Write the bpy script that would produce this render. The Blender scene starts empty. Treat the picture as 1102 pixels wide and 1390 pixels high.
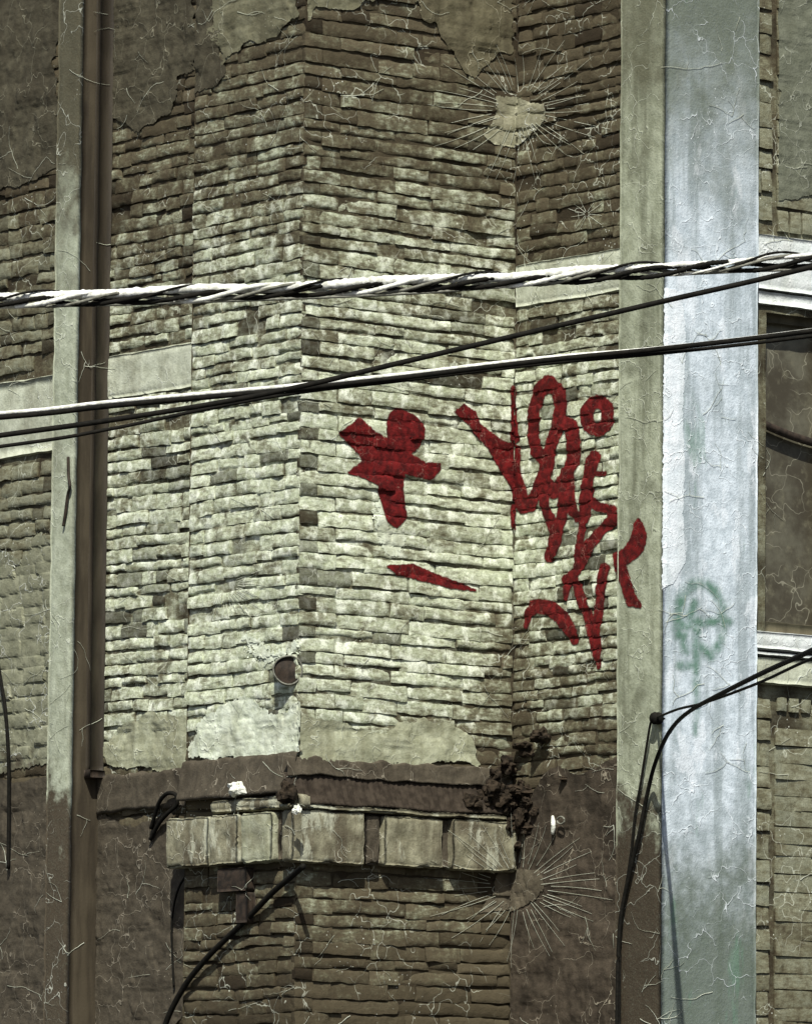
import bpy, bmesh, math, random
from mathutils import Vector, Matrix, noise
from mathutils.bvhtree import BVHTree

random.seed(7)
R = random.Random(11)
scn = bpy.context.scene
col = scn.collection
rad = math.radians

# ------------------------------------------------------------------ camera
F_PX = 8700.0            # focal length in photo pixels
W, H = 1102.0, 1390.0
CX, CY = W / 2, H / 2
PITCH = math.atan((1650 - CY) / F_PX)
ROLL = 0.0095
cam_d = bpy.data.cameras.new('camera')
cam = bpy.data.objects.new('camera', cam_d)
col.objects.link(cam)
cam.location = (0, 0, 1.6)
M3 = (Matrix.Rotation(rad(90) + PITCH, 3, 'X') @ Matrix.Rotation(ROLL, 3, 'Z'))
cam.rotation_euler = M3.to_euler()
cam_d.sensor_fit = 'HORIZONTAL'
cam_d.sensor_width = 36
cam_d.lens = 36 * F_PX / W
cam_d.clip_start = 0.5
cam_d.clip_end = 5000
scn.camera = cam
EYE = Vector((0, 0, 1.6))
M3T = M3.transposed()


def ray(px, py):
    return (M3 @ Vector(((px - CX) / F_PX, (CY - py) / F_PX, -1))).normalized()


def proj(p):
    q = M3T @ (p - EYE)
    return CX + F_PX * q.x / -q.z, CY - F_PX * q.y / -q.z


def at(px, py, y):
    d = ray(px, py)
    return EYE + d * (y / d.y)


class Plane:
    """vertical wall plane: u runs along d, z is up, positive depth comes out along n"""
    def __init__(self, o, d, n):
        self.o = Vector((o.x, o.y, 0)); self.d = d; self.n = n

    def p(self, u, z, w=0.0):
        v = self.o + self.d * u + self.n * w
        return Vector((v.x, v.y, z))

    def un(self, px, py):
        r = ray(px, py)
        t = (self.o - EYE).dot(self.n) / r.dot(self.n)
        q = EYE + r * t
        return (q - self.o).dot(self.d), q.z

    def u(self, px, py=700):
        return self.un(px, py)[0]

    def z(self, px, py):
        return self.un(px, py)[1]


# ------------------------------------------------------------------ plan of the building
TA = rad(51.8)
uA = Vector((-math.cos(TA), math.sin(TA), 0))        # along the left faces, going back
uB = Vector((math.sin(TA), math.cos(TA), 0))         # along the right faces, going back
nA, nB = -uB, -uA
r0 = ray(407, 700)
P0 = EYE + r0 * (32.0 / r0.y)
P0 = Vector((P0.x, P0.y, 0))
PB = Plane(P0, uB, nB)
LB = PB.u(697)
PA2 = Plane(P0, uA, nA)
LA = PA2.u(257)
PC = Plane(P0 + uB * LB, -uA, nA)
CS = Plane(P0 + uB * (LB - .07), -uA, nA)            # side face of the right pilaster
c0, c1 = CS.u(840), CS.u(900)
PF = Plane(P0 - uA * c1, uB, nB)                     # front face of the right pilaster
bf0, bf1 = LB - .07, PF.u(1030)
PR = Plane(P0 - uA * (c1 - .11), uB, nB)             # wall with the window
PA1 = Plane(P0 + uB * .10, uA, nA)
a1 = PA1.u(139)
PS = Plane(P0 + uA * a1, uB, nB)                     # right side of the left pilaster
bs = PS.u(103)
PL = Plane(P0 + uB * bs, uA, nA)                     # its front
a2 = PL.u(67)
PLW = Plane(P0 + uB * .14, uA, nA)                   # wall left of it
TOP = 9.4

# ------------------------------------------------------------------ helpers


def tag(o, label=None, cat=None, group=None, kind=None):
    if label: o['label'] = label
    if cat: o['category'] = cat
    if group: o['group'] = group
    if kind: o['kind'] = kind
    return o


def link(name, me, mat=None, parent=None, smooth=False):
    o = bpy.data.objects.new(name, me)
    col.objects.link(o)
    if mat:
        for m in (mat if isinstance(mat, (list, tuple)) else [mat]):
            me.materials.append(m)
    if parent is not None:
        o.parent = parent
        o.matrix_parent_inverse = Matrix.Translation(-parent.location)
    if smooth:
        me.polygons.foreach_set('use_smooth', [True] * len(me.polygons))
    return o


def empty(name, loc):
    o = bpy.data.objects.new(name, None)
    col.objects.link(o)
    o.location = loc
    o.empty_display_size = .2
    return o


class MB:
    def __init__(self):
        self.v = []; self.f = []; self.c = []; self.m = []

    def add(self, vs, fs, c=None, m=0):
        b = len(self.v)
        self.v += [tuple(x) for x in vs]
        self.f += [tuple(i + b for i in f) for f in fs]
        self.m += [m] * len(fs)
        if c is None: c = [(0, 0, 0, 1)] * len(vs)
        self.c += c

    def build(self, name, mat, parent=None, smooth=False, attr=True):
        me = bpy.data.meshes.new(name)
        me.from_pydata(self.v, [], self.f)
        if attr:
            a = me.color_attributes.new('bc', 'FLOAT_COLOR', 'POINT')
            a.data.foreach_set('color', [x for c in self.c for x in c])
        if any(self.m):
            me.polygons.foreach_set('material_index', self.m)
        me.update()
        o = link(name, me, mat, parent, bool(smooth))
        if smooth and smooth is not True: me.set_sharp_from_angle(angle=rad(smooth))
        return o


def sm(a, b, x):
    t = min(1, max(0, (x - a) / (b - a)))
    return t * t * (3 - 2 * t)


def lerp(tab, x):
    if x <= tab[0][0]: return tab[0][1]
    for (x0, y0), (x1, y1) in zip(tab, tab[1:]):
        if x <= x1: return y0 + (y1 - y0) * (x - x0) / (x1 - x0)
    return tab[-1][1]


def nz(p, s, o=0.0):
    return noise.noise(Vector((p[0] * s + o, p[1] * s + o * .7, p[2] * s - o)))


def tube(mb, pts, r, n=8, rfun=None, c=(0, 0, 0, 1), cap=True):
    vs = []; fs = []
    N = len(pts)
    up = Vector((0, 0, 1))
    for i, p in enumerate(pts):
        t = (pts[min(N - 1, i + 1)] - pts[max(0, i - 1)]).normalized()
        a = t.cross(up)
        if a.length < .05: a = t.cross(Vector((1, 0, 0)))
        a.normalize(); b = a.cross(t)
        rr = r if rfun is None else rfun(i / (N - 1)) * r
        for k in range(n):
            an = 2 * math.pi * k / n
            vs.append(p + (a * math.cos(an) + b * math.sin(an)) * rr)
    for i in range(N - 1):
        for k in range(n):
            k2 = (k + 1) % n
            fs.append((i * n + k, i * n + k2, (i + 1) * n + k2, (i + 1) * n + k))
    if cap:
        fs.append(tuple(range(n - 1, -1, -1)))
        fs.append(tuple((N - 1) * n + k for k in range(n)))
    mb.add(vs, fs, [c] * len(vs))


def catmull(pts, step=8):
    out = []
    P = [pts[0] * 2 - pts[1]] + list(pts) + [pts[-1] * 2 - pts[-2]]
    for i in range(1, len(P) - 2):
        for k in range(step):
            t = k / step
            p0, p1, p2, p3 = P[i - 1], P[i], P[i + 1], P[i + 2]
            out.append(.5 * ((2 * p1) + (p2 - p0) * t + (2 * p0 - 5 * p1 + 4 * p2 - p3) * t * t
                             + (3 * p1 - p0 - 3 * p2 + p3) * t ** 3))
    out.append(P[-2])
    return out


def rbox(mb, pl, u0, u1, z0, z1, w0, w1, res=.03, amp=.004, rnd=.006, c=(.5, .5, 0, 1), slots=None, seed=0.0, fs=9.0):
    """a rough, softly worn box lying in plane coordinates (five or six skins)"""
    def steps(a, b):
        k = max(2, int(abs(b - a) / res + .5))
        return [a + (b - a) * i / k for i in range(k + 1)]
    U, Z, Wd = steps(u0, u1), steps(z0, z1), steps(w0, w1)
    cu, cz, cw = (u0 + u1) / 2, (z0 + z1) / 2, (w0 + w1) / 2
    hu, hz, hw = abs(u1 - u0) / 2, abs(z1 - z0) / 2, abs(w1 - w0) / 2
    idx = {}; vs = []; cs = []

    def vert(u, z, w):
        k = (round(u, 5), round(z, 5), round(w, 5))
        if k in idx: return idx[k]
        # round the arrises
        q = [u - cu, z - cz, w - cw]; h = [hu, hz, hw]
        near = [max(0, rnd - (h[i] - abs(q[i]))) for i in range(3)]
        s = sorted(near)
        cutv = s[1]
        wear = 1 + 1.3 * max(0, nz((u * 3 + seed, z * 3, w * 3), 2.2))
        q = [q[i] - math.copysign(min(near[i], cutv) * .55 * wear, q[i]) if near[i] > 0 else q[i] for i in range(3)]
        p = pl.p(cu + q[0], cz + q[1], cw + q[2])
        s1 = Vector((nz(p, fs, seed), nz(p, fs, seed + 9), nz(p, fs, seed + 21)))
        s2 = Vector((nz(p, fs * 4, seed), nz(p, fs * 4, seed + 9), nz(p, fs * 4, seed + 21)))
        p = p + (s1 + s2 * .4) * amp
        idx[k] = len(vs); vs.append(p); cs.append(c)
        return idx[k]
    faces = []

    def quad(a, b, cc, d, m):
        faces.append(((a, b, cc, d), m))
    for i in range(len(U) - 1):
        for j in range(len(Z) - 1):
            for w, fl in ((w1, 0), (w0, 1)):
                q = [vert(U[i], Z[j], w), vert(U[i + 1], Z[j], w), vert(U[i + 1], Z[j + 1], w), vert(U[i], Z[j + 1], w)]
                faces.append((q[::-1] if fl else q, 0))
    for i in range(len(U) - 1):
        for j in range(len(Wd) - 1):
            for z, fl in ((z1, 0), (z0, 1)):
                q = [vert(U[i], z, Wd[j]), vert(U[i], z, Wd[j + 1]), vert(U[i + 1], z, Wd[j + 1]), vert(U[i + 1], z, Wd[j])]
                faces.append((q if fl else q[::-1], 2))
    for i in range(len(Z) - 1):
        for j in range(len(Wd) - 1):
            for u, fl in ((u0, 0), (u1, 1)):
                q = [vert(u, Z[i], Wd[j]), vert(u, Z[i + 1], Wd[j]), vert(u, Z[i + 1], Wd[j + 1]), vert(u, Z[i], Wd[j + 1])]
                faces.append((q[::-1] if fl else q, 1))
    b = len(mb.v)
    mb.v += [tuple(v) for v in vs]; mb.c += cs
    for q, m in faces:
        mb.f.append(tuple(i + b for i in q))
        mb.m.append(slots[m] if slots else 0)


# ------------------------------------------------------------------ materials
class NT:
    def __init__(self, name):
        self.mat = bpy.data.materials.new(name)
        self.mat.use_nodes = True
        self.t = self.mat.node_tree
        self.bsdf = self.t.nodes['Principled BSDF']
        self.out = self.t.nodes['Material Output']
        g = self.t.nodes.new('ShaderNodeNewGeometry')
        self.pos = g.outputs['Position']

    def n(self, kind, **kw):
        x = self.t.nodes.new('ShaderNode' + kind)
        for k, v in kw.items(): setattr(x, k, v)
        return x

    def set(self, sock, v):
        if hasattr(v, 'links') or isinstance(v, bpy.types.NodeSocket):
            self.t.links.new(v, sock)
        elif isinstance(v, (tuple, list)) and len(v) == 3 and sock.type == 'RGBA':
            sock.default_value = (*v, 1)
        else:
            sock.default_value = v

    def scale(self, v):
        m = self.n('Mapping')
        self.set(m.inputs['Vector'], self.pos)
        m.inputs['Scale'].default_value = v
        return m.outputs[0]

    def noise(self, s, detail=4, rough=.55, vec=None, dist=0.0):
        x = self.n('TexNoise')
        self.set(x.inputs['Vector'], vec if vec is not None else self.pos)
        x.inputs['Scale'].default_value = s
        x.inputs['Detail'].default_value = detail
        x.inputs['Roughness'].default_value = rough
        x.inputs['Distortion'].default_value = dist
        return x.outputs['Fac']

    def ramp(self, f, a, b, va=0.0, vb=1.0):
        x = self.n('MapRange', interpolation_type='SMOOTHSTEP')
        self.set(x.inputs[0], f)
        x.inputs[1].default_value = a; x.inputs[2].default_value = b
        x.inputs[3].default_value = va; x.inputs[4].default_value = vb
        return x.outputs[0]

    def math(self, op, a, b=0.0):
        x = self.n('Math', operation=op)
        self.set(x.inputs[0], a); self.set(x.inputs[1], b)
        return x.outputs[0]

    def mix(self, f, a, b, mode='MIX'):
        x = self.n('Mix', data_type='RGBA', blend_type=mode)
        self.set(x.inputs[0], f); self.set(x.inputs[6], a); self.set(x.inputs[7], b)
        return x.outputs[2]

    def bump(self, h, strength=.5, dist=.01):
        x = self.n('Bump')
        x.inputs['Strength'].default_value = strength
        x.inputs['Distance'].default_value = dist
        self.set(x.inputs['Height'], h)
        self.set(self.bsdf.inputs['Normal'], x.outputs[0])

    def attr(self):
        x = self.n('Attribute', attribute_name='bc')
        s = self.n('SeparateColor')
        self.set(s.inputs[0], x.outputs['Color'])
        return s.outputs[0], s.outputs[1], s.outputs[2]

    def crackle(self, s=5.0, w=.012, keep=.5):
        """thin crazing lines of the added scratch overlay"""
        d = self.n('TexNoise'); self.set(d.inputs['Vector'], self.pos)
        d.inputs['Scale'].default_value = s * .9; d.inputs['Detail'].default_value = 3
        mv = self.n('VectorMath', operation='MULTIPLY_ADD')
        self.set(mv.inputs[0], d.outputs['Color']); mv.inputs[1].default_value = (.35, .35, .35)
        self.set(mv.inputs[2], self.pos)
        v = self.n('TexVoronoi', feature='DISTANCE_TO_EDGE')
        self.set(v.inputs['Vector'], mv.outputs[0]); v.inputs['Scale'].default_value = s
        line = self.ramp(v.outputs['Distance'], w * .35, w, 1, 0)
        msk = self.ramp(self.noise(s * .55, 3), keep - .03, keep + .06)
        return self.math('MULTIPLY', line, msk)

    def specks(self, s=35.0, r=.16, keep=.56):
        v = self.n('TexVoronoi'); self.set(v.inputs['Vector'], self.pos)
        v.inputs['Scale'].default_value = s
        d = self.ramp(v.outputs['Distance'], r * .6, r, 1, 0)
        msk = self.ramp(self.noise(2.3, 3), keep, keep + .08)
        return self.math('MULTIPLY', d, msk)

    def fin(self, c, rough=.9, spec=.2):
        self.set(self.bsdf.inputs['Base Color'], c)
        self.set(self.bsdf.inputs['Roughness'], rough)
        self.bsdf.inputs['Specular IOR Level'].default_value = spec
        return self.mat


def brick_mat(name, wash0, wash1, brown0, brown1, cr=.5, hi=.7):
    m = NT(name)
    tone, wash, dark = m.attr()
    n1 = m.noise(7, 5, .6); n2 = m.noise(34, 5, .65); n3 = m.noise(150, 3, .6)
    str_ = m.noise(20, 4, .6, vec=m.scale((1, 1, 3.2)))
    br = m.mix(m.math('ADD', m.math('MULTIPLY', tone, .6), m.math('MULTIPLY', n2, .5)), brown0, brown1)
    wc = m.mix(m.ramp(n2, .3, .7), wash0, wash1)
    wc = m.mix(m.math('MULTIPLY', m.ramp(n1, .4, .62), .5), wc, tuple(x * .55 for x in wash0))
    oliv = m.math('ADD', wash, m.math('MULTIPLY', m.math('SUBTRACT', n1, .5), 1.5))
    oliv = m.math('ADD', oliv, m.math('MULTIPLY', m.math('SUBTRACT', tone, .5), .32))
    oliv = m.math('ADD', oliv, m.math('MULTIPLY', m.math('SUBTRACT', str_, .5), 1.0))
    wc = m.mix(m.ramp(oliv, .30, 1.0), (.16, .153, .10), wc)
    f = m.math('ADD', wash, m.math('MULTIPLY', m.math('SUBTRACT', n2, .5), 1.0))
    f = m.math('ADD', f, m.math('MULTIPLY', m.math('SUBTRACT', n1, .5), 1.1))
    f = m.math('ADD', f, m.math('MULTIPLY', m.math('SUBTRACT', tone, .5), .16))
    f = m.math('ADD', f, m.math('MULTIPLY', m.math('SUBTRACT', str_, .5), .7))
    fac = m.ramp(f, .10, .66)
    d1 = m.noise(10, 5, .62, vec=m.scale((1, 1, 4.2)))
    d2 = m.noise(14, 5, .6)
    wc = m.mix(m.math('MULTIPLY', m.ramp(d1, .47, .66), .62), wc, (.115, .105, .062))
    wc = m.mix(m.math('MULTIPLY', m.math('MULTIPLY', m.ramp(d2, .50, .66), hi), m.ramp(wash, .3, .8)), wc, (.92, .97, .85))
    c = m.mix(fac, br, wc)
    c = m.mix(m.math('MULTIPLY', m.ramp(m.noise(8, 6, .7, dist=.6), .60, .68), .7), c, (.060, .050, .029))
    c = m.mix(m.math('MULTIPLY', m.ramp(n3, .45, .7), .35), c, (.05, .045, .03))
    c = m.mix(dark, c, (.022, .016, .010))
    c = m.mix(m.math('MULTIPLY', m.crackle(5, .012, cr), .55), c, (.62, .65, .55))
    c = m.mix(m.math('MULTIPLY', m.specks(), .7), c, (.75, .78, .7))
    h = m.math('ADD', m.math('MULTIPLY', n2, 1.0), m.math('MULTIPLY', n3, .45))
    m.bump(h, .55, .009)
    return m.fin(c, .92, .15)


def plaster_mat(name, c0, c1, stain, stain_amt=.5, streak=.5, low=None, cr=.47, crc=(.7, .74, .72), green=None, white=None):
    """cement render or old paint: cloudy, streaked down by rain, with added overlay crazing"""
    m = NT(name)
    n1 = m.noise(3.2, 5, .6); n2 = m.noise(17, 5, .6); n3 = m.noise(90, 4, .65)
    st = m.noise(9, 5, .6, vec=m.scale((1, 1, .10)))
    c = m.mix(m.ramp(n2, .3, .7), c0, c1)
    c = m.mix(m.math('MULTIPLY', m.ramp(st, .46, .66), streak), c, stain)
    c = m.mix(m.math('MULTIPLY', m.ramp(n1, .5, .68), stain_amt), c, stain)
    if white:
        c = m.mix(m.math('MULTIPLY', m.ramp(m.noise(6, 6, .65, vec=m.scale((1, 1, .4))), .55, .62), .6), c, white)
    if low:   # vignette darkening and real stains painted in by height, with a wavy edge
        z = m.n('SeparateXYZ'); m.set(z.inputs[0], m.pos)
        for z0, z1, colr, amt in low:
            zz = m.math('ADD', z.outputs[2], m.math('MULTIPLY', m.math('SUBTRACT', n1, .5), 1.3))
            zz = m.math('ADD', zz, m.math('MULTIPLY', m.math('SUBTRACT', n2, .5), .5))
            c = m.mix(m.math('MULTIPLY', m.ramp(zz, z0, z1), amt), c, colr)
    if green:
        gs = m.noise(7, 4, .6, vec=m.scale((1, 1, .22)))
        c = m.mix(m.math('MULTIPLY', m.ramp(gs, .6, .7), .45), c, green)
    c = m.mix(m.math('MULTIPLY', m.ramp(n3, .5, .72), .35), c, tuple(x * .45 for x in c0))
    c = m.mix(m.math('MULTIPLY', m.crackle(5.5, .010, cr), .6), c, crc)
    c = m.mix(m.math('MULTIPLY', m.specks(40, .15, .57), .7), c, crc)
    h = m.math('ADD', n2, m.math('MULTIPLY', n3, .5))
    h = m.math('ADD', h, m.math('MULTIPLY', m.crackle(5.5, .02, cr), .5))
    m.bump(h, .55, .010)
    return m.fin(c, .85, .2)


def plain_mat(name, c0, c1, s=20, rough=.8, spec=.3, metal=0.0, bump=.4, vec=None):
    m = NT(name)
    n = m.noise(s, 5, .6, vec=m.scale(vec) if vec else None)
    n2 = m.noise(s * 6, 3)
    c = m.mix(m.ramp(n, .35, .65), c0, c1)
    m.bump(m.math('ADD', n, m.math('MULTIPLY', n2, .4)), bump, .006)
    m.bsdf.inputs['Metallic'].default_value = metal
    return m.fin(c, rough, spec)


def red_mat():
    m = NT('red_spray_paint')
    n = m.noise(26, 5, .65); n2 = m.noise(120, 3)
    c = m.mix(m.ramp(n, .32, .7), (.040, .002, .0025), (.155, .008, .009))
    c = m.mix(m.math('MULTIPLY', m.crackle(9, .012, .52), .45), c, (.4, .25, .2))
    c = m.mix(m.math('MULTIPLY', m.ramp(n2, .62, .72), .5), c, (.05, .006, .004))
    m.bump(n2, .35, .006)
    n3 = m.noise(60, 5, .7)
    m.set(m.bsdf.inputs['Alpha'], m.math('MULTIPLY', m.attr()[0], m.math('ADD', m.ramp(n3, .32, .44, .3, 1), m.ramp(n, .62, .5, .0, .3))))
    return m.fin(c, .75, .2)


def green_mat():
    m = NT('green_spray_paint')
    a, _, _ = m.attr()
    n = m.noise(14, 5, .65)
    c = m.mix(n, (.04, .17, .115), (.12, .25, .16))
    m.set(m.bsdf.inputs['Alpha'], m.math('MULTIPLY', a, m.ramp(n, .3, .65, .2, .7)))
    return m.fin(c, .85, .15)


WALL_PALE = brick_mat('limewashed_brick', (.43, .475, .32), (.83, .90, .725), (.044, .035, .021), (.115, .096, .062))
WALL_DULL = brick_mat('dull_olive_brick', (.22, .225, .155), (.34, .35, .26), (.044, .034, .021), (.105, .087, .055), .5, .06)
CONC = plaster_mat('pale_concrete', (.40, .425, .335), (.56, .595, .49), (.16, .15, .10), .4, .35)
CONC_WHITE = plaster_mat('white_painted_concrete', (.62, .67, .67), (.76, .80, .82), (.34, .35, .29), .35, .3, white=(.8, .83, .84))
COL_FRONT = plaster_mat('bluish_white_paint', (.46, .535, .605), (.69, .775, .87), (.27, .325, .35), .55, .75,
                        low=[(6.3, 7.7, (.12, .14, .108), .96), (3.9, 2.9, (.10, .125, .095), .92)], green=(.12, .24, .17), white=(.78, .84, .92), crc=(.8, .86, .92))
COL_SIDE = plaster_mat('grey_cement_render', (.275, .30, .22), (.41, .445, .345), (.10, .105, .07), .65, .6,
                       low=[(6.6, 8.2, (.10, .095, .06), .9), (3.75, 3.45, (.045, .033, .022), .97)], crc=(.55, .58, .5))
PIL_L = plaster_mat('pale_grey_render', (.32, .35, .265), (.46, .50, .40), (.16, .16, .115), .5, .4,
                    low=[(6.6, 7.1, (.075, .066, .042), .95), (3.85, 3.6, (.06, .045, .03), .97)], crc=(.65, .68, .6))
PLASTER_L = plaster_mat('olive_plaster', (.17, .175, .12), (.25, .255, .185), (.10, .10, .065), .5, .3, low=[(4.0, 3.7, (.05, .038, .026), .95)])
BROWN_BOARD = plain_mat('brown_painted_board', (.036, .029, .020), (.068, .056, .038), 12, .8, .2, vec=(1, 1, .15))
FRAME = plain_mat('drab_window_paint', (.075, .065, .042), (.13, .115, .075), 10, .8, .2, vec=(1, 1, .3))
BROWN_STEEL = plain_mat('dark_brown_steel', (.024, .019, .013), (.044, .036, .025), 14, .65, .3, vec=(1, 1, .2))
MORTAR_BROWN = plaster_mat('brown_mortar', (.053, .045, .033), (.092, .078, .057), (.04, .032, .022), .5, .3, crc=(.33, .3, .24))
TAR = plain_mat('dark_tar_felt', (.026, .020, .015), (.052, .041, .031), 22, .9, .15, bump=.8)
LEDGE = plaster_mat('beige_stone', (.165, .156, .105), (.31, .30, .215), (.075, .060, .040), .75, .6, crc=(.6, .6, .5), white=(.50, .52, .42))
LEDGE_PALE = plaster_mat('lime_stained_stone', (.28, .29, .20), (.44, .46, .35), (.12, .105, .065), .6, .4, crc=(.6, .62, .5))
IRON = plain_mat('dark_iron', (.016, .012, .009), (.040, .028, .020), 30, .75, .3)
BLACK = plain_mat('black_rubber', (.005, .005, .004), (.011, .010, .008), 40, .8, .12)
PALE_WIRE = plain_mat('pale_wire', (.50, .51, .46), (.93, .94, .91), 45, .8, .15)
GREY_WIRE = plain_mat('weathered_cable', (.10, .10, .08), (.20, .20, .17), 60, .6, .3)
STONE_W = plain_mat('white_stone', (.6, .62, .55), (.82, .84, .78), 30, .9, .2, bump=.8)
DEBRIS = plain_mat('sooty_rubble', (.010, .008, .006), (.045, .034, .024), 25, .95, .1, bump=1)
PANE = NT('dusty_glass')
_n = PANE.noise(3.5, 6, .65); _n2 = PANE.noise(16, 5, .65)
_c = PANE.mix(PANE.ramp(_n, .38, .66), (.055, .048, .034), (.125, .12, .09))
_c = PANE.mix(PANE.math('MULTIPLY', PANE.ramp(_n2, .5, .75), .5), _c, (.19, .18, .125))
_c = PANE.mix(PANE.math('MULTIPLY', PANE.crackle(5, .013, .46), .55), _c, (.33, .32, .25))
PANE.bump(_n2, .3, .004)
PANE = PANE.fin(_c, .5, .3)
WHITE_PAINT = plaster_mat('white_paint', (.66, .73, .80), (.82, .87, .94), (.45, .52, .55), .5, .4, crc=(.85, .9, .95))
WASH_WHITE = plaster_mat('white_lime', (.50, .55, .43), (.74, .80, .69), (.28, .28, .19), .5, .3, crc=(.8, .85, .75))
SOOT = plaster_mat('sooty_brown_render', (.05, .040, .029), (.085, .068, .050), (.018, .014, .010), .8, .5, crc=(.4, .36, .28))
DARK_RENDER = plaster_mat('dark_olive_render', (.052, .046, .031), (.086, .078, .053), (.035, .029, .019), .5, .4, crc=(.3, .29, .22))
OLIVE_RENDER = plaster_mat('drab_olive_render', (.085, .076, .046), (.13, .118, .075), (.055, .046, .029), .6, .5, crc=(.4, .38, .28))
PLASTER_R = plaster_mat('grey_olive_render', (.125, .135, .10), (.165, .175, .135), (.10, .105, .075), .5, .4, crc=(.45, .47, .4))
OLIVE_PALE = plaster_mat('pale_olive_render', (.13, .125, .08), (.19, .185, .125), (.085, .078, .05), .6, .5, crc=(.45, .45, .36))
LIME_RENDER = plaster_mat('lime_render', (.27, .28, .19), (.44, .46, .34), (.17, .165, .105), .6, .5, crc=(.62, .65, .55))
STAR_BROWN = plaster_mat('brown_star_fill', (.085, .072, .052), (.13, .112, .08), (.05, .04, .028), .5, .4, crc=(.4, .38, .3))
RED = red_mat()
GREEN = green_mat()
OVERLAY_LINE = plain_mat('pale_overlay_line', (.40, .42, .34), (.62, .65, .56), 8, .9, .1)
STAR_FILL = plaster_mat('olive_star_fill', (.22, .215, .145), (.33, .325, .24), (.15, .135, .09), .5, .3)


# ------------------------------------------------------------------ limewash coverage of the walls, with vignette darkening painted in as bare brick
def inpoly(x, y, P):
    r = False; j = len(P) - 1
    for i in range(len(P)):
        xi, yi = P[i]; xj, yj = P[j]
        if (yi > y) != (yj > y) and x < (xj - xi) * (y - yi) / (yj - yi) + xi: r = not r
        j = i
    return r


PROFILE = {
    'A2': [(-60, .30), (60, .28), (150, .36), (280, .52), (420, .70), (560, .92), (900, .98), (1015, .92), (1036, .16), (1100, .1), (1180, .16), (1240, .3), (1390, .12)],
    'B': [(-60, .22), (60, .2), (150, .30), (240, .44), (380, .64), (560, .84), (900, .84), (1000, .74), (1030, .30), (1060, .1), (1180, .12), (1240, .3), (1300, .2), (1390, .08)],
    'C': [(-60, .1), (150, .16), (260, .32), (330, .34), (420, .5), (520, .82), (780, .84), (840, .68), (960, .52), (1020, .22), (1060, .02), (1390, .02)],
    'A1': [(-60, .0), (140, .04), (190, .28), (330, .46), (440, .58), (560, .68), (700, .78), (880, .84), (1000, .72), (1030, .25), (1050, .06), (1390, .06)],
    'L': [(-60, .0), (230, .12), (320, .6), (420, .55), (520, .55), (640, .65), (720, .75), (800, .6), (1020, .5), (1045, .05), (1390, .02)],
    'R': [(-60, .45), (200, .75), (320, .8), (900, .8), (1050, .75), (1200, .65), (1390, .5)],
}


def coverage(key, p):
    x, y = proj(p)
    y2 = y + 60 * nz(p, 1.7, 3) + 16 * nz(p, 9, 1) + (8 * nz(p, 30, 5))
    if key == 'A2' and x < 290 and y < 150 and inpoly(x, y, [(200, -80), (285, -80), (288, 30), (305, 92), (268, 128), (258, 160), (200, 160)]):
        return .08
    v = lerp(PROFILE[key], y2)
    if key == 'B': v -= .34 * sm(600, 690, x + 40 * nz(p, 3, 8)) * sm(760, 930, y2) + .18 * sm(640, 695, x) * sm(330, 200, y2)  # lower values toward the inner corner, low down and near the top
    if key == 'C': v -= .16 * sm(740, 700, x) * sm(700, 860, y2)  # lower values beside the inner corner, further down
    return v


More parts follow.
